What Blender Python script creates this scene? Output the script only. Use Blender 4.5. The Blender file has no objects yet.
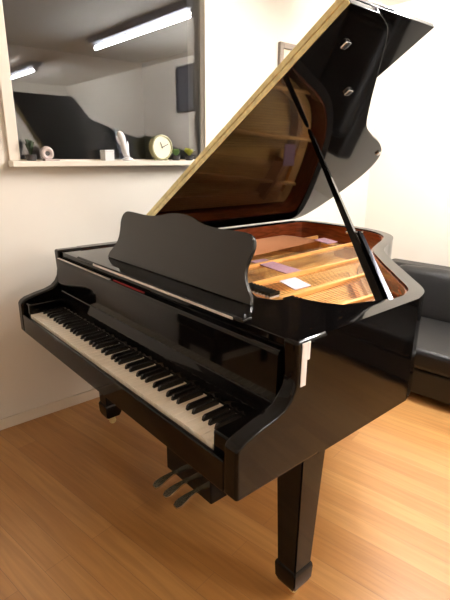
import bpy, bmesh, math, random
from mathutils import Vector, Matrix
random.seed(7)
S = bpy.context.scene
COL = S.collection
R = math.radians

# ------------------------------------------------------------------ materials
def mat(name, base, rough=0.5, metal=0.0, spec=0.5, coat=0.0, coat_rough=0.05):
    m = bpy.data.materials.new(name); m.use_nodes = True
    b = m.node_tree.nodes['Principled BSDF']
    b.inputs['Base Color'].default_value = (*base, 1)
    b.inputs['Roughness'].default_value = rough
    b.inputs['Metallic'].default_value = metal
    b.inputs['Specular IOR Level'].default_value = spec
    b.inputs['Coat Weight'].default_value = coat
    b.inputs['Coat Roughness'].default_value = coat_rough
    return m

def noisy(m, scale=8.0, stretch=(1, 1, 1), amount=0.25, bump=0.0, detail=4.0, bump_scale=None):
    """multiply the base colour with a procedural noise and add a little bump"""
    nt = m.node_tree; b = nt.nodes['Principled BSDF']
    tc = nt.nodes.new('ShaderNodeTexCoord'); mp = nt.nodes.new('ShaderNodeMapping')
    mp.inputs['Scale'].default_value = stretch
    nz = nt.nodes.new('ShaderNodeTexNoise'); nz.inputs['Scale'].default_value = scale
    nz.inputs['Detail'].default_value = detail
    nt.links.new(tc.outputs['Object'], mp.inputs['Vector']); nt.links.new(mp.outputs['Vector'], nz.inputs['Vector'])
    base = b.inputs['Base Color'].default_value[:]
    rp = nt.nodes.new('ShaderNodeValToRGB')
    rp.color_ramp.elements[0].position = .3; rp.color_ramp.elements[1].position = .7
    rp.color_ramp.elements[0].color = tuple(c * (1 - amount) for c in base[:3]) + (1,)
    rp.color_ramp.elements[1].color = tuple(min(1, c * (1 + amount)) for c in base[:3]) + (1,)
    nt.links.new(nz.outputs['Fac'], rp.inputs['Fac']); nt.links.new(rp.outputs['Color'], b.inputs['Base Color'])
    if bump:
        bp = nt.nodes.new('ShaderNodeBump'); bp.inputs['Strength'].default_value = bump
        bp.inputs['Distance'].default_value = .003
        src = nz
        if bump_scale:
            src = nt.nodes.new('ShaderNodeTexNoise'); src.inputs['Scale'].default_value = bump_scale
            nt.links.new(mp.outputs['Vector'], src.inputs['Vector'])
        nt.links.new(src.outputs['Fac'], bp.inputs['Height']); nt.links.new(bp.outputs['Normal'], b.inputs['Normal'])
    return m

def emit(name, col, s):
    m = bpy.data.materials.new(name); m.use_nodes = True
    b = m.node_tree.nodes['Principled BSDF']
    b.inputs['Base Color'].default_value = (.8, .8, .8, 1)
    b.inputs['Emission Color'].default_value = (*col, 1); b.inputs['Emission Strength'].default_value = s
    return m

def floor_mat():
    m = mat('laminate', (.45, .24, .1), .36, spec=.5, coat=.4, coat_rough=.3)
    nt = m.node_tree; b = nt.nodes['Principled BSDF']; L = nt.links.new
    tc = nt.nodes.new('ShaderNodeTexCoord'); mp = nt.nodes.new('ShaderNodeMapping')
    mp.inputs['Rotation'].default_value = (0, 0, R(-9))
    L(tc.outputs['Object'], mp.inputs['Vector'])
    br = nt.nodes.new('ShaderNodeTexBrick'); br.offset = .37
    br.inputs['Scale'].default_value = 1; br.inputs['Brick Width'].default_value = 1.2
    br.inputs['Row Height'].default_value = .095; br.inputs['Mortar Size'].default_value = .0009
    br.inputs['Mortar Smooth'].default_value = .3; br.inputs['Bias'].default_value = 0
    br.inputs['Color1'].default_value = (.43, .20, .056, 1); br.inputs['Color2'].default_value = (.55, .29, .098, 1)
    br.inputs['Mortar'].default_value = (.30, .15, .06, 1)
    L(mp.outputs['Vector'], br.inputs['Vector'])
    m2 = nt.nodes.new('ShaderNodeMapping'); m2.inputs['Scale'].default_value = (1.3, 22, 1)
    L(mp.outputs['Vector'], m2.inputs['Vector'])
    nz = nt.nodes.new('ShaderNodeTexNoise'); nz.inputs['Scale'].default_value = 2.2; nz.inputs['Detail'].default_value = 6
    nz.inputs['Distortion'].default_value = .6
    L(m2.outputs['Vector'], nz.inputs['Vector'])
    rp = nt.nodes.new('ShaderNodeValToRGB')
    rp.color_ramp.elements[0].position = .35; rp.color_ramp.elements[0].color = (.86, .83, .80, 1)
    rp.color_ramp.elements[1].position = .65; rp.color_ramp.elements[1].color = (1.06, 1.06, 1.06, 1)
    L(nz.outputs['Fac'], rp.inputs['Fac'])
    mx = nt.nodes.new('ShaderNodeMix'); mx.data_type = 'RGBA'; mx.blend_type = 'MULTIPLY'
    mx.inputs['Factor'].default_value = 1
    L(br.outputs['Color'], mx.inputs['A']); L(rp.outputs['Color'], mx.inputs['B'])
    L(mx.outputs['Result'], b.inputs['Base Color'])
    return m

def glass_mat():
    m = bpy.data.materials.new('window_glass'); m.use_nodes = True
    nt = m.node_tree; nt.nodes.clear(); L = nt.links.new
    o = nt.nodes.new('ShaderNodeOutputMaterial'); mx = nt.nodes.new('ShaderNodeMixShader')
    t = nt.nodes.new('ShaderNodeBsdfTransparent'); g = nt.nodes.new('ShaderNodeBsdfGlossy')
    t.inputs['Color'].default_value = (.93, .94, .95, 1); g.inputs['Roughness'].default_value = .01
    fr = nt.nodes.new('ShaderNodeFresnel'); fr.inputs['IOR'].default_value = 1.52
    L(fr.outputs['Fac'], mx.inputs['Fac']); L(t.outputs['BSDF'], mx.inputs[1]); L(g.outputs['BSDF'], mx.inputs[2])
    L(mx.outputs['Shader'], o.inputs['Surface'])
    return m

M = dict(
    black=mat('black_polish', (.003, .0026, .0026), .05, spec=.22),
    desk_black=mat('desk_satin_black', (.016, .0145, .0125), .22, spec=.42),
    satin=noisy(mat('black_satin', (.008, .007, .007), .28), 60, amount=.1),
    mahogany=noisy(mat('mahogany', (.20, .042, .012), .25), 6, (2, 2, 14), .35),
    soundboard=noisy(mat('spruce_soundboard', (.92, .46, .13), .4), 4, (30, 1, 1), .32),
    plate=noisy(mat('gilt_iron', (.93, .49, .16), .34, metal=.3), 30, amount=.08),
    steel=mat('string_steel', (.72, .66, .58), .25, metal=1),
    copper=mat('string_copper', (.62, .30, .16), .35, metal=1),
    bridge=noisy(mat('bridge_maple', (.42, .20, .07), .45), 10, (1, 6, 1), .2),
    felt_white=noisy(mat('white_felt', (.78, .74, .72), .95), 80, amount=.08),
    felt_red=noisy(mat('red_felt', (.30, .012, .015), .95), 80, amount=.15),
    felt_mauve=noisy(mat('mauve_felt', (.40, .22, .27), .95), 80, amount=.15),
    felt_lilac=noisy(mat('lilac_felt', (.66, .58, .66), .95), 80, amount=.1),
    ivory=noisy(mat('ivory_plastic', (.92, .86, .74), .22), 10, amount=.03),
    ebony=mat('ebony_key', (.006, .006, .006), .25),
    brass=noisy(mat('brass', (.80, .70, .38), .45, metal=.75), 40, (1, 1, 1), .15),
    pedal_brass=noisy(mat('worn_pedal_brass', (.62, .54, .38), .25, metal=.9), 20, amount=.15),
    pale_metal=noisy(mat('pale_strip_metal', (.80, .74, .70), .4, metal=.55), 30, amount=.08),
    chrome=mat('chrome', (.7, .7, .7), .15, metal=1),
    leather=noisy(mat('black_leather', (.009, .0085, .0085), .42, spec=.42), 12, amount=.15, bump=.35, bump_scale=160),
    wall=noisy(mat('cream_paint', (.80, .76, .69), .75, spec=.25), 1.5, amount=.02, bump=.05, bump_scale=90),
    trim=noisy(mat('trim_paint', (.80, .73, .63), .45), 5, amount=.02),
    ceil=noisy(mat('ceiling_paint', (.82, .80, .76), .9, spec=.1), 3, amount=.02),
    grey_wall=noisy(mat('grey_paint', (.42, .40, .41), .9, spec=.1), 2, amount=.03),
    grey_ceil=noisy(mat('grey_ceiling', (.30, .29, .30), .9, spec=.1), 2, amount=.05),
    carpet=noisy(mat('dark_carpet', (.08, .08, .09), .95), 60, amount=.2),
    housing=noisy(mat('light_housing', (.34, .35, .42), .5), 5, amount=.04),
    tube=emit('fluorescent', (1.0, .965, .92), 350.0),
    floor=floor_mat(), glass=glass_mat(),
    taupe=noisy(mat('taupe_frame', (.27, .22, .18), .5), 8, (1, 1, 8), .15),
    print_=noisy(mat('pale_print', (.78, .70, .55), .6), 9, amount=.12),
    dial=noisy(mat('cream_dial', (.90, .85, .64), .5), 10, amount=.04),
    gilt=noisy(mat('dull_gilt', (.42, .40, .22), .45), 12, amount=.1),
    ceramic=noisy(mat('white_ceramic', (.85, .85, .86), .25), 8, amount=.02),
    pink_ceramic=noisy(mat('pale_pink_ceramic', (.55, .46, .44), .35), 8, amount=.05),
    leaf=noisy(mat('leaf_green', (.32, .48, .2), .5), 14, amount=.3),
    leaf_yellow=noisy(mat('leaf_yellow_green', (.66, .66, .16), .5), 14, amount=.25),
    leaf_dark=noisy(mat('leaf_grey_green', (.08, .12, .07), .5), 14, amount=.3),
    pot=noisy(mat('dark_pot', (.05, .045, .045), .5), 12, amount=.1),
    charcoal=noisy(mat('charcoal_board', (.055, .055, .07), .6), 20, amount=.12),
    lampshade=mat('diffuser', (.9, .9, .88), .5),
)

# ------------------------------------------------------------------ mesh helpers
def finish(name, bm, m, parent=None, smooth=40):
    bmesh.ops.recalc_face_normals(bm, faces=bm.faces)
    me = bpy.data.meshes.new(name); bm.to_mesh(me); bm.free()
    if smooth:
        me.polygons.foreach_set('use_smooth', [True] * len(me.polygons))
        me.set_sharp_from_angle(angle=R(smooth))
    me.materials.append(M[m] if isinstance(m, str) else m)
    o = bpy.data.objects.new(name, me); COL.objects.link(o)
    if smooth:
        w = o.modifiers.new('weighted_normals', 'WEIGHTED_NORMAL'); w.keep_sharp = True; w.weight = 100
    if parent is not None: o.parent = parent
    return o

def add_box(bm, x0, x1, y0, y1, z0, z1, bev=0.0, seg=2, mtx=None):
    r = bmesh.ops.create_cube(bm, size=1)
    vs = r['verts']
    for v in vs:
        v.co = Vector(((x0 + x1) / 2 + v.co.x * (x1 - x0), (y0 + y1) / 2 + v.co.y * (y1 - y0), (z0 + z1) / 2 + v.co.z * (z1 - z0)))
    if bev:
        es = list({e for v in vs for e in v.link_edges})
        r2 = bmesh.ops.bevel(bm, geom=es, offset=bev, segments=seg, profile=.5, affect='EDGES')
        vs = list({v for f in r2['faces'] for v in f.verts} | {v for v in vs if v.is_valid})
    if mtx is not None:
        allv = set(vs)
        for v in allv: v.co = mtx @ v.co
    return vs

def box(name, m, parent, x0, x1, y0, y1, z0, z1, bev=0.0, seg=2, mtx=None):
    bm = bmesh.new(); add_box(bm, x0, x1, y0, y1, z0, z1, bev, seg, mtx)
    return finish(name, bm, m, parent)

def prism(name, m, parent, pts, a, b, fn, bev=0.0, seg=2, skip=None, smooth=40):
    """pts: 2-D outline; fn(p, t) -> 3-D point at t=a and t=b"""
    bm = bmesh.new()
    A = [bm.verts.new(fn(p, a)) for p in pts]; B = [bm.verts.new(fn(p, b)) for p in pts]
    n = len(pts)
    fa = bm.faces.new(A); fb = bm.faces.new(B[::-1])
    for i in range(n):
        bm.faces.new((A[i], B[i], B[(i + 1) % n], A[(i + 1) % n]))
    bmesh.ops.recalc_face_normals(bm, faces=bm.faces)
    if bev:
        es = []
        for e in bm.edges:
            f0, f1 = e.link_faces
            if e.calc_face_angle(0) > R(28):
                if skip and all(skip(v.co) for v in e.verts): continue
                es.append(e)
        bmesh.ops.bevel(bm, geom=es, offset=bev, segments=seg, profile=.5, affect='EDGES', clamp_overlap=True)
    return finish(name, bm, m, parent, smooth)

XY = lambda p, t: Vector((p[0], p[1], t))
YZ = lambda p, t: Vector((t, p[0], p[1]))

def tube(name, m, parent, pts, r, n=12, r1=None, cap=True):
    bm = bmesh.new(); rings = []
    pts = [Vector(p) for p in pts]
    for i, p in enumerate(pts):
        d = (pts[min(i + 1, len(pts) - 1)] - pts[max(i - 1, 0)]).normalized()
        u = d.orthogonal().normalized() if i == 0 else (rings_u - d * rings_u.dot(d)).normalized()
        rings_u = u; v = d.cross(u)
        rr = r if r1 is None else r + (r1 - r) * i / (len(pts) - 1)
        rings.append([bm.verts.new(p + (u * math.cos(2 * math.pi * k / n) + v * math.sin(2 * math.pi * k / n)) * rr) for k in range(n)])
    for a, b in zip(rings, rings[1:]):
        for k in range(n): bm.faces.new((a[k], a[(k + 1) % n], b[(k + 1) % n], b[k]))
    if cap: bm.faces.new(rings[0][::-1]); bm.faces.new(rings[-1])
    return finish(name, bm, m, parent)

def lathe(name, m, parent, prof, n=28, mtx=None):
    bm = bmesh.new(); rings = []
    for (r, z) in prof:
        rings.append([bm.verts.new((r * math.cos(2 * math.pi * k / n), r * math.sin(2 * math.pi * k / n), z)) for k in range(n)])
    for a, b in zip(rings, rings[1:]):
        for k in range(n): bm.faces.new((a[k], a[(k + 1) % n], b[(k + 1) % n], b[k]))
    bm.faces.new(rings[0][::-1]); bm.faces.new(rings[-1])
    if mtx is not None: bm.transform(mtx)
    return finish(name, bm, m, parent)

def catmull(P, k=6):
    out = []
    for i in range(len(P) - 1):
        p0 = P[max(i - 1, 0)]; p1 = P[i]; p2 = P[i + 1]; p3 = P[min(i + 2, len(P) - 1)]
        for j in range(k):
            t = j / k
            out.append(tuple(.5 * (2 * p1[c] + (p2[c] - p0[c]) * t + (2 * p0[c] - 5 * p1[c] + 4 * p2[c] - p3[c]) * t * t + (3 * p1[c] - p0[c] - 3 * p2[c] + p3[c]) * t ** 3) for c in range(2)))
    out.append(tuple(P[-1])); return out

def offset(path, d):
    """inward offset (to the left of travel) of an open polyline"""
    out = []
    for i, p in enumerate(path):
        a = Vector(path[max(i - 1, 0)]); b = Vector(path[min(i + 1, len(path) - 1)])
        t = (b - a).normalized(); out.append((p[0] - t.y * d, p[1] + t.x * d))
    return out

def thing(name, label, cat, loc=(0, 0, 0), group=None, rz=0):
    o = bpy.data.objects.new(name, None); COL.objects.link(o); o.location = loc; o.rotation_euler.z = rz
    o.empty_display_size = .1
    o['label'] = label; o['category'] = cat
    if group: o['group'] = group
    return o

def tag(o, label, cat, group=None):
    o['label'] = label; o['category'] = cat
    if group: o['group'] = group
    return o

def struct(o): o['kind'] = 'structure'; return o

# ------------------------------------------------------------------ the room
WX = -.22                      # face of the left wall
WT = .15                       # its thickness
YB = 3.08                      # back wall
XR, YF, ZC = 5.9, -3.6, 2.50
wy0, wy1, wz0, wz1 = .15, 1.255, 1.352, 2.34   # window opening

struct(box('floor', 'floor', None, WX - WT, XR, YF, YB + .1, -.05, 0))
struct(box('ceiling', 'ceil', None, WX - WT, XR + .1, YF - .1, YB + .1, ZC, ZC + .08))
bm = bmesh.new()
x0, x1 = WX - WT, WX
add_box(bm, x0, x1, YF, wy0, 0, ZC); add_box(bm, x0, x1, wy1, YB, 0, ZC)
add_box(bm, x0, x1, wy0, wy1, 0, wz0); add_box(bm, x0, x1, wy0, wy1, wz1, ZC)
struct(finish('wall_left', bm, 'wall'))
struct(box('wall_back', 'wall', None, WX - WT, XR, YB, YB + .1, 0, ZC))
struct(box('wall_right', 'wall', None, XR, XR + .1, YF, YB + .1, 0, ZC))
struct(box('wall_front', 'wall', None, WX - WT, XR, YF - .1, YF, 0, ZC))
struct(box('baseboard_left', 'trim', None, WX, WX + .014, YF, YB - .014, 0, .06, .004))
struct(box('baseboard_back', 'trim', None, WX + .001, XR, YB - .014, YB, 0, .06, .004))

win = thing('window_1', 'interior window', 'window', (WX, (wy0 + wy1) / 2, wz0)); 
for k in ('label', 'category'): del win[k]
win['kind'] = 'structure'
def wl(o):   # parent keeping world position
    o.parent = win; o.location = -Vector(win.location); return o
bm = bmesh.new()
fa, fb = WX, WX + .018
add_box(bm, fa, fb, wy0 - .05, wy0, wz0 - .005, wz1 + .05, .004)
add_box(bm, fa, fb, wy1, wy1 + .045, wz0 - .005, wz1 + .05, .004)
add_box(bm, fa, fb, wy0, wy1, wz1, wz1 + .05, .004)
wl(finish('window_frame', bm, 'trim'))
wl(box('window_pane', 'glass', None, WX - .036, WX - .031, wy0, wy1, wz0, wz1))
wl(box('window_pane', 'glass', None, WX - .050, WX - .045, wy0, wy1, wz0, wz1))   # double glazing
bm = bmesh.new()
add_box(bm, WX + .0005, WX + .075, wy0 - .055, wy1 + .05, wz0 - .032, wz0 - .0055, .004)
add_box(bm, WX - .03, WX + .0004, wy0 + .0005, wy1 - .0005, wz0 - .001, wz0 - .0055 + .0065)
wl(finish('window_sill', bm, 'trim'))

# picture on the left wall, behind the lid
p = thing('framed_picture', 'small taupe framed picture on the cream wall, half hidden behind the raised lid', 'picture', (WX, 2.03, 1.90))
bm = bmesh.new()
for (a, b, c, d) in ((-.15, -.115, -.19, .19), (.115, .15, -.19, .19), (-.115, .115, -.19, -.155), (-.115, .115, .155, .19)):
    add_box(bm, .001, .026, a, b, c, d, .003)
finish('frame', bm, 'taupe', p)
box('print', 'print_', p, .004, .010, -.115, .115, -.155, .155)

# ------------------------------------------------------------------ the grand piano
W = 1.5
ZB, ZR = .595, .954            # bottom and top of the case
grand = thing('grand_piano', 'glossy black grand piano with its lid propped open, standing on the laminate floor', 'piano')
G = grand
bend = catmull([(1.5, .76), (1.462, .865), (1.35, .99), (1.15, 1.20), (1.0, 1.375), (.925, 1.53), (.865, 1.68), (.78, 1.81), (.65, 1.90),
                (.48, 1.945), (.28, 1.955), (.12, 1.945), (.035, 1.91), (0, 1.84)], 6)
outer = [(1.5, .30), (1.5, .45), (1.5, .60), (1.5, .70)] + bend + [(0, 1.5), (0, 1.0), (0, .6), (0, .30)]
inner = offset(outer, .05)
atfront = lambda co: co.y < .31
prism('rim', 'black', G, outer + inner[::-1], ZB, ZR, XY, .004, 2, skip=lambda co: co.y < .31)
in2 = offset(outer, .058)
prism('inner_rim', 'mahogany', G, inner + in2[::-1], .795, ZR - .008, XY)
# arms: the side of the case sweeping down to the keyboard
arm = [(0, ZB), (0, .728), (.006, .742), (.03, .755), (.08, .768), (.125, .777), (.155, .788), (.176, .806), (.189, .83), (.194, .86), (.192, .90),
       (.190, ZR), (.30, ZR), (.30, ZB)]
arm = [(y - .004 if y < .29 else y, z) for y, z in arm]
for xa in (0, 1.45):
    prism('arm', 'black', G, arm, xa, xa + .05, YZ, .010, 4, skip=lambda co: co.y > .295)
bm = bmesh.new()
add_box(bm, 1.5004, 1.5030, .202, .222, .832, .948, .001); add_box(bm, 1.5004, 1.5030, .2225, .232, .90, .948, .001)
finish('white_edge_strip', bm, 'ceramic', G)  # thin white strips on the outer face of the right arm
# keybed, key slip, key blocks
box('keybed', 'black', G, .05, 1.45, .012, .62, ZB + .004, .655, .003)
box('key_slip', 'black', G, .05, 1.45, -.003, .012, ZB + .002, .684, .004, 3)
KX = .1085; KP = (W - 2 * KX) / 52
for xa, xb in ((.0505, KX - .001), (W - KX + .001, 1.4495)):
    box('key_block', 'black', G, xa, xb, .0125, .165, .656, .738, .006, 3)
# keys
def key_white():
    bm = bmesh.new(); add_box(bm, .0006, KP - .0006, .0135, .158, .672, .695, .0016, 2); return bm
proto = finish('white_key', key_white(), 'ivory', G)
proto.location.x = KX
for i in range(1, 52):
    c = proto.copy(); COL.objects.link(c); c.location.x = KX + KP * i; c.parent = G
def key_black():
    bm = bmesh.new(); bw = .0059
    P = [(.059, .690), (.063, .7065), (.069, .7105), (.152, .7115), (.152, .690)]
    A = [bm.verts.new((-bw if z < .70 else -bw * .82, y, z)) for y, z in P]
    B = [bm.verts.new((bw if z < .70 else bw * .82, y, z)) for y, z in P]
    bm.faces.new(A); bm.faces.new(B[::-1])
    for i in range(5): bm.faces.new((A[i], B[i], B[(i + 1) % 5], A[(i + 1) % 5]))
    bmesh.ops.recalc_face_normals(bm, faces=bm.faces)
    bmesh.ops.bevel(bm, geom=list(bm.edges), offset=.0009, segments=2, affect='EDGES'); return bm
pb = None
for i in range(51):                      # A0 first: black keys after A, C, D, F, G
    nm = 'ABCDEFG'[i % 7]
    if nm in 'ACDFG':
        x = KX + KP * (i + 1) + {'C': -.0018, 'D': .0018, 'F': -.0024, 'G': 0, 'A': .0024}[nm]
        if pb is None: pb = finish('black_key', key_black(), 'ebony', G); c = pb
        else: c = pb.copy(); COL.objects.link(c); c.parent = G
        c.location.x = x
# fallboard
fbp = [(.160, .700), (.158, .716), (.161, .735), (.166, .755), (.1695, .772), (.1725, .775), (.1735, .80), (.1755, .905), (.1762, .9095), (.1782, .9135), (.1812, .9163), (.1855, .9178), (.192, .918), (.1965, .914), (.196, .700)]
prism('fallboard', 'black', G, fbp, .0525, 1.4475, YZ, 0, smooth=30)
box('stretcher', 'black', G, .0525, 1.4475, .198, .218, .66, .9245, .001)
box('felt_strip', 'felt_red', G, .58, .80, .185, .190, .918, .9225)
box('fallboard_strip', 'pale_metal', G, .06, .56, .177, .187, .9186, .9215, .001)  # thin pale strip along the left part of the fallboard top
# music shelf and desk
shelf = [(.052, .200), (1.448, .200), (1.448, .70), (1.425, .70), (1.395, .62), (1.37, .545), (1.32, .515), (1.25, .495), (1.205, .42), (1.15, .395), (1.08, .43), (1.0, .47),
         (.9, .48), (.6, .48), (.50, .47), (.42, .43), (.35, .395), (.295, .42), (.25, .495), (.18, .515), (.13, .545), (.105, .62), (.075, .70), (.052, .70)]
prism('music_shelf', 'black', G, shelf, .925, .946, XY, .003, 2)
box('front_rail', 'black', G, .26, 1.31, .184, .222, .9465, .962, .007, 4)
half = [(.455, -.02), (.447, .25), (.404, .30), (.400, .45), (.402, .62), (.409, .80), (.405, .92), (.388, .995), (.36, 1.035), (.30, 1.03), (.24, 1.025), (.18, 1.03), (.13, 1.06), (.085, 1.115), (.045, 1.145), (0, 1.155)]
half = [half[0], (.4475, .1)] + catmull([(.425, .22), (.404, .36), (.398, .5), (.402, .65), (.409, .80), (.404, .93), (.385, 1.01), (.355, 1.035), (.29, 1.03), (.23, 1.022), (.175, 1.03), (.125, 1.065), (.08, 1.12), (.04, 1.15), (0, 1.158)], 4)
dk = [(.75 + x, s) for x, s in half] + [(.75 - x, s) for x, s in half[::-1][1:]]
def desk_fn(p, t):
    return Vector((p[0], .312 + .06 * p[1] + t * .95, .952 + .192 * p[1] - t * .3))
prism('music_desk', 'desk_black', G, dk, 0, .014, desk_fn, .002, 2)

box('rail_strip', 'pale_metal', G, .42, 1.27, .1815, .1838, .950, .958, .0008)

# interior
sb = [(x, y) for x, y in offset(outer, .06)]
prism('soundboard', 'soundboard', G, sb, .782, .794, XY)
ppo = offset(outer, .075); ppi = offset(outer, .15)
bm_front = [(x, y) for x, y in ppo]
prism('iron_plate', 'plate', G, ppo + ppi[::-1], .812, .840, XY, .004, 2)
prism('pin_block', 'plate', G, [(.08, .30), (1.42, .30), (1.42, .62), (1.25, .64), (.9, .70), (.5, .74), (.08, .74)], .815, .850, XY, .004, 2)
box('pin_felt', 'felt_mauve', G, .16, 1.34, .585, .612, .8505, .857)
def strut(xa, ya, xb, yb, w=.012):
    d = Vector((xb - xa, yb - ya)).normalized(); n = Vector((-d.y, d.x)) * w
    pts = [(xa + n.x, ya + n.y), (xa - n.x, ya - n.y), (xb - n.x * .8, yb - n.y * .8), (xb + n.x * .8, yb + n.y * .8)]
    prism('plate_strut', 'plate', G, pts, .8505, .876, XY, .005, 2)
for s in ((.36, .50, .22, 1.86), (.60, .50, .52, 1.86), (.82, .50, .80, 1.72), (1.04, .50, 1.02, 1.30), (1.22, .50, 1.24, 1.04)): strut(*s)
tr = catmull([(1.36, .80), (1.24, .95), (1.06, 1.16), (.93, 1.33), (.84, 1.50), (.74, 1.64), (.62, 1.72), (.46, 1.76)], 5)
prism('treble_bridge', 'bridge', G, tr + offset(tr, .03)[::-1], .7945, .862, XY, .003)
bs = catmull([(.12, 1.60), (.25, 1.66), (.38, 1.70)], 4)
prism('bass_bridge', 'bridge', G, bs + offset(bs, -.03)[::-1], .7945, .878, XY, .003)
# one string per note: the bass strings cross over the treble ones
def interp(path, x):
    for a, b in zip(path, path[1:]):
        lo, hi = (a, b) if a[0] < b[0] else (b, a)
        if lo[0] <= x <= hi[0]: return lo[1] + (hi[1] - lo[1]) * (x - lo[0]) / max(hi[0] - lo[0], 1e-6)
    return path[-1][1]
for i in range(26):
    xa = .10 + i * .0145; xb = .115 + i * .0105
    tube('bass_string', 'copper', G, [(xa, .63, .872), (xb, 1.64 + i * .002, .8835), (xb - .002, 1.74, .868)], .0022, 6)
for i in range(62):
    t = i / 61; xa = .47 + t * .90
    xb = .47 + t * .88
    yb = interp(tr, xb)
    tube('string', 'steel', G, [(xa, .60, .861), (xb, yb + .015, .8645), (xb, yb + .09, .854)], .0012, 5)
for i in range(58):
    t = i / 57; xa = .13 + t * 1.10
    if any(abs(xa - q) < .024 for q in (.355, .597, .818, 1.038, 1.22)): continue
    y = .645 - .05 * t
    z = .879 if xa < .46 else .864
    d = box('damper', 'ebony', G, xa - .0055, xa + .0055, y, y + .055, z + .008, z + .022, .002)
    box('damper_felt', 'felt_white', d, xa - .005, xa + .005, y + .002, y + .053, z + .0005, z + .0078)

for (xa, xb, ya, yb, z, fm) in ((.50, .80, .93, 1.03, .867, 'felt_mauve'), (.86, .99, .76, .86, .867, 'felt_lilac'), (.36, .50, 1.60, 1.70, .886, 'felt_mauve')):
    prism('string_felt', fm, G, [(xa, ya + .05), (xb, ya), (xb, yb), (xa, yb + .05)], z, z + .005, XY, .0015)
# lid, hinged on the spine, its front flap folded back on top
TH = .5815; YF0 = .618; LT = .020
lc, ls = math.cos(TH), math.sin(TH)
def lid_fn(p, t):                        # p = (distance from hinge, y), t = height above the underside
    return Vector((p[0] * lc - t * ls, p[1], ZR + .004 + p[0] * ls + t * lc))
lo = [(x, y) for x, y in offset([(1.5, .618), (1.5, .70)] + bend + [(0, 1.6), (0, .618)], -.010)]
lo[0] = (1.51, YF0); lo[-1] = (0.0, YF0); lo = [(max(x, 0.0), y) for x, y in lo]
lid = prism('lid', 'black', G, lo, 0, LT, lid_fn, .003, 2)
flap = [(0.0, YF0), (1.51, YF0), (1.51, 1.125), (0.0, 1.125)]
prism('lid_flap', 'black', lid, flap, LT + .004, LT * 2 + .002, lid_fn, .003, 2)
hg = [(.004, YF0 - .0035), (1.508, YF0 - .0035), (1.508, YF0 - .0002), (.004, YF0 - .0002)]
prism('hinge_leaf', 'brass', lid, hg, .001, LT - .0005, lid_fn)
prism('hinge_leaf', 'brass', lid, hg, LT + .0055, LT * 2 + .001, lid_fn)
tube('hinge_knuckle', 'brass', lid, [lid_fn((.004, YF0 - .003), LT + .002), lid_fn((1.508, YF0 - .003), LT + .002)], .0035, 10)
for (s, y) in ((1.195, 1.0), (1.385, .745), (.80, 1.77)):
    bm = bmesh.new()
    add_box(bm, s - .014, s + .014, y - .014, y + .014, -.010, -.0005, .004)
    for v in bm.verts: v.co = lid_fn((v.co.x, v.co.y), v.co.z)
    finish('lid_bumper', bm, 'chrome', lid)
# prop stick
PROP = 40
pb0 = Vector((1.405, .715, .915)); pt = lid_fn((.965, 1.01), -.004)
ax = (pt - pb0).normalized(); sx = ax.orthogonal().normalized()
q = ax.to_track_quat('Z', 'Y').to_matrix().to_4x4()
Ln = (pt - pb0).length
bm = bmesh.new(); r0 = .019
rings = []
for k, (t, r) in enumerate(((0, .016), (.02, .0195), (.10, .0195), (.5, .0165), (.93, .0125), (.98, .011), (1, .006))):
    rings.append([bm.verts.new((r * sa, r * .62 * sb_, t * Ln)) for sa, sb_ in ((-1, -1), (1, -1), (1, 1), (-1, 1))])
for a, b in zip(rings, rings[1:]):
    for k in range(4): bm.faces.new((a[k], a[(k + 1) % 4], b[(k + 1) % 4], b[k]))
bm.faces.new(rings[0][::-1]); bm.faces.new(rings[-1])
bmesh.ops.recalc_face_normals(bm, faces=bm.faces)
bmesh.ops.bevel(bm, geom=[e for e in bm.edges if e.calc_face_angle(0) > R(40)], offset=.003, segments=2, affect='EDGES')
bm.transform(Matrix.Translation(pb0) @ q @ Matrix.Rotation(R(PROP), 4, 'Z'))
prop = finish('lid_prop', bm, 'black', G)
hb = pb0 + Vector((.030, .012, -.004)); ht = pb0.lerp(pt, .36) + Vector((.024, .010, 0))
tube('short_prop', 'black', prop, [hb, hb.lerp(ht, .5), ht], .0125, 4, .010)
tube('prop_pin', 'chrome', prop, [pb0.lerp(pt, .355) + Vector((-.02, -.008, 0)), ht + Vector((.012, .005, 0))], .005, 10)
box('prop_bracket', 'brass', prop, 1.385, 1.435, .69, .74, .865, .925, .004)

# legs
def leg(cx, cy):
    bm = bmesh.new()
    lv = [(ZB + .006, .060), (.565, .058), (.555, .052), (.50, .050), (.135, .0385), (.128, .043), (.120, .045), (.075, .043), (.055, .036), (.050, .028)]
    rr = []
    for z, h in lv:
        rr.append([bm.verts.new((cx + sx_ * h, cy + sy_ * h, z)) for sx_, sy_ in ((-1, -1), (1, -1), (1, 1), (-1, 1))])
    for a, b in zip(rr, rr[1:]):
        for k in range(4): bm.faces.new((a[k], a[(k + 1) % 4], b[(k + 1) % 4], b[k]))
    bm.faces.new(rr[0]); bm.faces.new(rr[-1][::-1])
    bmesh.ops.recalc_face_normals(bm, faces=bm.faces)
    es = [e for e in bm.edges if abs(e.verts[0].co.z - e.verts[1].co.z) > .004]
    bmesh.ops.bevel(bm, geom=es, offset=.004, segments=2, affect='EDGES')
    l = finish('leg', bm, 'black', G, 25)
    lathe('ferrule', 'brass', l, [(.022, .034), (.024, .040), (.024, .050)], 20, Matrix.Translation((cx, cy, 0)))
    lathe('caster', 'brass', l, [(.004, -.011), (.016, -.010), (.0185, -.004), (.0185, .004), (.016, .010), (.004, .011)], 20,
          Matrix.Translation((cx, cy + .008, .0185)) @ Matrix.Rotation(R(90), 4, 'Y'))
leg(1.41, .335); leg(.10, .365); leg(.42, 1.62)

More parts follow.
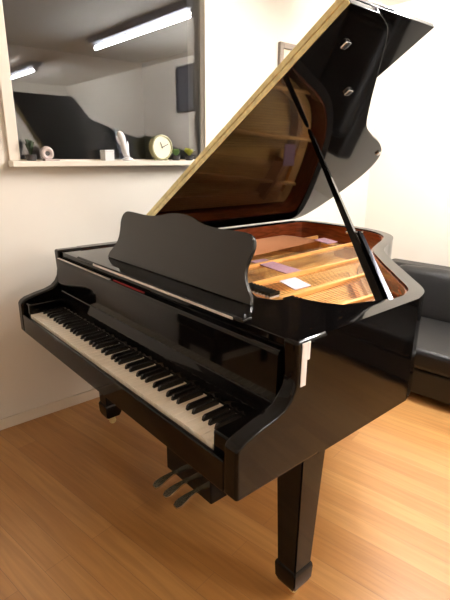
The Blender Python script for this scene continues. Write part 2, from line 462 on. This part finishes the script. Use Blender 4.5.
# pedal lyre
ly = box('pedal_lyre', 'black', G, .675, .985, .335, .435, .065, .185, .008, 3)
for x in (.755, .905):
    tube('lyre_pillar', 'black', ly, [(x, .385, .18), (x, .385, .40), (x, .385, ZB + .004)], .02, 16)
box('lyre_head', 'black', ly, .70, .96, .32, .45, ZB - .035, ZB + .004, .006)
for x in (.755, .83, .905):
    bm = bmesh.new(); n = 9; T = []; B = []
    for k in range(n):
        t = k / (n - 1); y = .335 - t * .115
        w = .009 + .010 * math.sin(min(1, t * 1.15) * math.pi / 2) ** 2
        if k == n - 1: w *= .6
        z = .095 - .022 * t ** 2
        T.append((bm.verts.new((x - w, y, z)), bm.verts.new((x + w, y, z)))); B.append((bm.verts.new((x - w, y, z - .008)), bm.verts.new((x + w, y, z - .008))))
    for k in range(n - 1):
        bm.faces.new((T[k][0], T[k][1], T[k + 1][1], T[k + 1][0])); bm.faces.new((B[k][0], B[k + 1][0], B[k + 1][1], B[k][1]))
        bm.faces.new((T[k][0], T[k + 1][0], B[k + 1][0], B[k][0])); bm.faces.new((T[k][1], B[k][1], B[k + 1][1], T[k + 1][1]))
    bm.faces.new((T[0][0], B[0][0], B[0][1], T[0][1])); bm.faces.new((T[-1][0], T[-1][1], B[-1][1], B[-1][0]))
    finish('pedal', bm, 'pedal_brass', ly)
for x in (.74, .92):
    tube('lyre_brace', 'brass', ly, [(x, .43, .16), (x, .80, ZB + .006)], .006, 10)

# ------------------------------------------------------------------ the sofa
so = thing('sofa', 'black leather sofa behind the piano against the back wall', 'sofa', (1.02, 1.845, 0), rz=R(5.5))
def cushion(name, x0, x1, y0, y1, z0, z1, b, bulge=.012, mtx=None):
    bm = bmesh.new(); add_box(bm, x0, x1, y0, y1, z0, z1, b, 4)
    bmesh.ops.subdivide_edges(bm, edges=[e for e in bm.edges if e.calc_length() > .15], cuts=5, use_grid_fill=True)
    cx, cy, cz = (x0 + x1) / 2, (y0 + y1) / 2, (z0 + z1) / 2
    for v in bm.verts:
        u = max(0, 1 - ((v.co.x - cx) / ((x1 - x0) / 2)) ** 2); w = max(0, 1 - ((v.co.y - cy) / ((y1 - y0) / 2)) ** 2); h = max(0, 1 - ((v.co.z - cz) / ((z1 - z0) / 2)) ** 2)
        v.co.z += bulge * u * w * (1 if v.co.z > cz else -.2)
        v.co.y += bulge * u * h * (1 if v.co.y > cy else -1) * .5
    if mtx is not None: bm.transform(mtx)
    return finish(name, bm, 'leather', so, 60)
X0, X1 = -.68, 2.06
box('base', 'leather', so, X0 + .02, X1 - .02, .015, .804, .035, .20, .02, 3)
for k in range(3):
    a = X0 + .17 + k * .8
    cushion('seat_cushion', a, a + .795, -.015, .60, .203, .33, .035)
    cushion('back_cushion', a, a + .795, 0, .20, 0, .37, .06, .02, Matrix.Translation((0, .555, .30)) @ Matrix.Rotation(R(-20), 4, 'X'))
box('back_frame', 'leather', so, X0 + .02, X1 - .02, .805, .985, .035, .62, .04, 4)
for xa in (X0, X1 - .165):
    cushion('armrest', xa, xa + .165, -.02, .80, .036, .48, .05, .008)
for x in (X0 + .1, X1 - .1):
    for y in (.07, .90):
        lathe('foot', 'satin', so, [(.022, 0), (.028, .034)], 16, Matrix.Translation((x, y, .001)))

# piano bench, pulled aside to the left wall
pbn = thing('piano_bench', 'black padded piano bench by the left wall, mirrored dark in the fallboard', 'bench', (.12, -.98, 0))
cushion('pad', -.19, .19, -.40, .40, .425, .50, .025, .012).parent = pbn
box('frame', 'satin', pbn, -.18, .18, -.385, .385, .33, .424, .004)
for x in (-.155, .155):
    for y in (-.36, .36):
        bm = bmesh.new(); rr = []
        for z, h in ((.3295, .026), (.0, .018)):
            rr.append([bm.verts.new((x + p * h, y + q * h, z)) for p, q in ((-1, -1), (1, -1), (1, 1), (-1, 1))])
        for k in range(4): bm.faces.new((rr[0][k], rr[0][(k + 1) % 4], rr[1][(k + 1) % 4], rr[1][k]))
        bm.faces.new(rr[0]); bm.faces.new(rr[1][::-1]); finish('leg', bm, 'satin', pbn)

# ------------------------------------------------------------------ behind the window: things on the sill
SZ = wz0 - .0053
def on_sill(name, y, label, cat, x=-.181, group=None): return thing(name, label, cat, (x, y, SZ), group)
c = on_sill('mantel_clock', .915, 'round cream faced clock standing on the window sill beside low green plants', 'clock')
ry = Matrix.Rotation(R(90), 4, 'Y')
lathe('dial', 'dial', c, [(.001, .0), (.060, .0), (.060, .006), (.001, .0061)], 36, Matrix.Translation((.012, 0, .071)) @ ry)
lathe('case', 'gilt', c, [(.056, -.03), (.066, -.028), (.069, .0), (.067, .010), (.0615, .012), (.0605, .0), (.05, -.01), (.05, -.028)], 36, Matrix.Translation((.012, 0, .071)) @ ry)
for a, l in ((R(25), .030), (R(-65), .044)):
    m_ = Matrix.Translation((.0195, 0, .071)) @ Matrix.Rotation(a, 4, 'X')
    box('hand', 'pot', c, 0, .0015, -.0018, .0018, -.006, l, 0, 2, m_)
for s in (-1, 1):
    lathe('foot', 'gilt', c, [(.009, 0), (.012, .012)], 12, Matrix.Translation((0, s * .035, 0)))
w = on_sill('white_box', .585, 'small square white box on the window sill left of the tall white ornament', 'box')
box('carton', 'ceramic', w, -.028, .028, -.026, .026, 0, .044, .002); box('lid', 'ceramic', w, -.029, .029, -.027, .027, .0442, .054, .002)
w = on_sill('white_ornament', .705, 'tall slender leaning white ornament on the window sill left of the clock', 'ornament')
lathe('base', 'ceramic', w, [(.020, 0), (.030, .002), (.028, .012), (.012, .02)], 24)
sh = Matrix.Shear('XY', 4, (0, -.28))
lathe('stem', 'ceramic', w, [(.016, .0205), (.020, .05), (.016, .085), (.022, .12), (.016, .142), (.006, .15)], 20, sh)
for s, z0, z1 in ((1, .03, .10), (-1, .07, .13)):
    bm = bmesh.new(); bmesh.ops.create_uvsphere(bm, u_segments=14, v_segments=8, radius=1)
    bm.transform(Matrix.Translation((0, -.28 * (z0 + z1) / 2 + s * .018, (z0 + z1) / 2)) @ Matrix.Rotation(R(-18 * s + 14), 4, 'X') @ Matrix.Diagonal((.006, .010, (z1 - z0) / 2, 1)))
    finish('wing', bm, 'ceramic', w)
w = on_sill('ring_ornament', .268, 'pale pink ring shaped ornament standing on edge on the window sill at its left', 'ornament')
lathe('ring', 'pink_ceramic', w, [(.012, -.012), (.022, -.016), (.030, -.012), (.033, 0), (.030, .012), (.022, .016), (.012, .012), (.010, 0), (.012, -.0119)], 32, Matrix.Translation((0, 0, .034)) @ ry)
lathe('hub', 'pot', w, [(.0115, -.008), (.0115, .008)], 24, Matrix.Translation((0, 0, .034)) @ ry)
box('stand', 'pink_ceramic', w, -.018, .018, -.018, .055, 0, .008, .002)
def plant(y, label, lm, h, n, spread, x=-.181):
    t = on_sill('potted_plant', y, label, 'plant', x, 'small potted plants on the window sill')
    lathe('pot', 'pot', t, [(.016, 0), (.022, .002), (.027, .028), (.024, .028), (.018, .02)], 20)
    bm = bmesh.new(); rnd = random.Random(int(y * 1000))
    for i in range(n):
        a = i * 2.4; hh = h * rnd.uniform(.65, 1); sp = spread * rnd.uniform(.4, 1)
        base = Vector((0, 0, .02)); L_ = []
        for k in range(6):
            s = k / 5; r = sp * s ** 1.5; wdt = .010 * math.sin(math.pi * (.15 + .85 * (1 - s))) + .001
            ctr = base + Vector((math.cos(a) * r, math.sin(a) * r, (hh - .02) * (s - .18 * s * s)))
            n_ = Vector((-math.sin(a), math.cos(a), 0)) * wdt
            L_.append((bm.verts.new(ctr - n_), bm.verts.new(ctr + Vector((0, 0, -.002))), bm.verts.new(ctr + n_)))
        for p0, p1 in zip(L_, L_[1:]):
            bm.faces.new((p0[0], p0[1], p1[1], p1[0])); bm.faces.new((p0[1], p0[2], p1[2], p1[1]))
    r_ = bmesh.ops.solidify(bm, geom=bm.faces[:], thickness=.0012)
    finish('leaves', bm, lm, t, 60)
plant(1.02, 'low dark green potted plant on the window sill just right of the clock', 'leaf', .08, 18, .034)
plant(1.115, 'low yellow green potted plant on the sill in the right corner of the window', 'leaf_yellow', .085, 20, .04)
plant(.192, 'taller grey green potted plant on the sill in the left corner of the window', 'leaf_dark', .125, 16, .024)

# ------------------------------------------------------------------ the unlit room behind the window
NX0, NX1, NY0, NY1, NZ = -3.2, WX - WT, -1.6, 2.66, 2.42
struct(box('floor_beyond', 'carpet', None, NX0, NX1, NY0, NY1, -.05, 0))
struct(box('ceiling_beyond', 'grey_ceil', None, NX0, NX1, NY0 - .1, NY1 + .1, NZ, NZ + .06))
struct(box('wall_beyond_right', 'grey_wall', None, NX0, NX1, NY1, NY1 + .1, 0, NZ))
struct(box('wall_beyond_left', 'grey_wall', None, NX0, NX1, NY0 - .1, NY0, 0, NZ))
struct(box('wall_beyond_far', 'grey_wall', None, NX0 - .1, NX0, NY0 - .1, NY1 + .1, 0, NZ))

# ------------------------------------------------------------------ the lamps of the room, mirrored in the window glass
LZ = ZC
for (xa, xb, yy, lb) in ((.58, 2.26, 1.86, 'fluorescent ceiling light above the piano, mirrored large at the upper right of the window'),
                     (3.95, 5.55, 1.86, 'farther fluorescent ceiling light, mirrored small at the left edge of the window')):
    t = thing('ceiling_light', lb, 'light', ((xa + xb) / 2, yy, LZ), 'fluorescent ceiling lights of the piano room')
    h = (xb - xa) / 2
    prism('housing', 'housing', t, [(-.085, -.001), (-.06, -.05), (.06, -.05), (.085, -.001)], -h - .02, h + .02, YZ, .003)
    tube('lamp_tube', 'tube', t, [(-h + .03, 0, -.084), (h - .03, 0, -.084)], .019, 14)
    for s in (-1, 1):
        box('lamp_holder', 'housing', t, s * (h - .012) - .016, s * (h - .012) + .016, -.025, .025, -.11, -.0505, .003)
b = thing('wall_picture', 'dark picture high on the back wall, mirrored at the right edge of the window', 'picture', (2.37, YB, 2.15))
bm = bmesh.new()
for (p, q, c, d) in ((-.18, -.155, -.26, .26), (.155, .18, -.26, .26), (-.155, .155, -.26, -.235), (-.155, .155, .235, .26)):
    add_box(bm, p, q, -.03, -.001, c, d, .003)
finish('frame', bm, 'pot', b)
box('print', 'charcoal', b, -.155, .155, -.012, -.004, -.235, .235)

# ------------------------------------------------------------------ world
wd = bpy.data.worlds.new('world'); S.world = wd; wd.use_nodes = True
wd.node_tree.nodes['Background'].inputs['Color'].default_value = (.02, .02, .02, 1)

# ------------------------------------------------------------------ camera
yaw, pitch, roll, f = -.8602, .2988, .0070, 471.0
fw = Vector((math.sin(yaw) * math.cos(pitch), math.cos(yaw) * math.cos(pitch), -math.sin(pitch)))
rt = Vector((math.cos(yaw), -math.sin(yaw), 0)); up = rt.cross(fw)
r2 = math.cos(roll) * rt + math.sin(roll) * up; u2 = -math.sin(roll) * rt + math.cos(roll) * up
cd = bpy.data.cameras.new('camera'); cam = bpy.data.objects.new('camera', cd); COL.objects.link(cam)
cam.matrix_world = Matrix(((r2.x, u2.x, -fw.x, 2.1745), (r2.y, u2.y, -fw.y, -.6238), (r2.z, u2.z, -fw.z, 1.3797), (0, 0, 0, 1)))
cd.sensor_fit = 'VERTICAL'; cd.sensor_height = 36; cd.lens = 36 * f / 600
cd.clip_start = .05; cd.clip_end = 60
S.camera = cam
S.view_settings.view_transform = 'Standard'; S.view_settings.look = 'None'
S.view_settings.exposure = 0.16; S.view_settings.gamma = 1; S.view_settings.use_curve_mapping = False
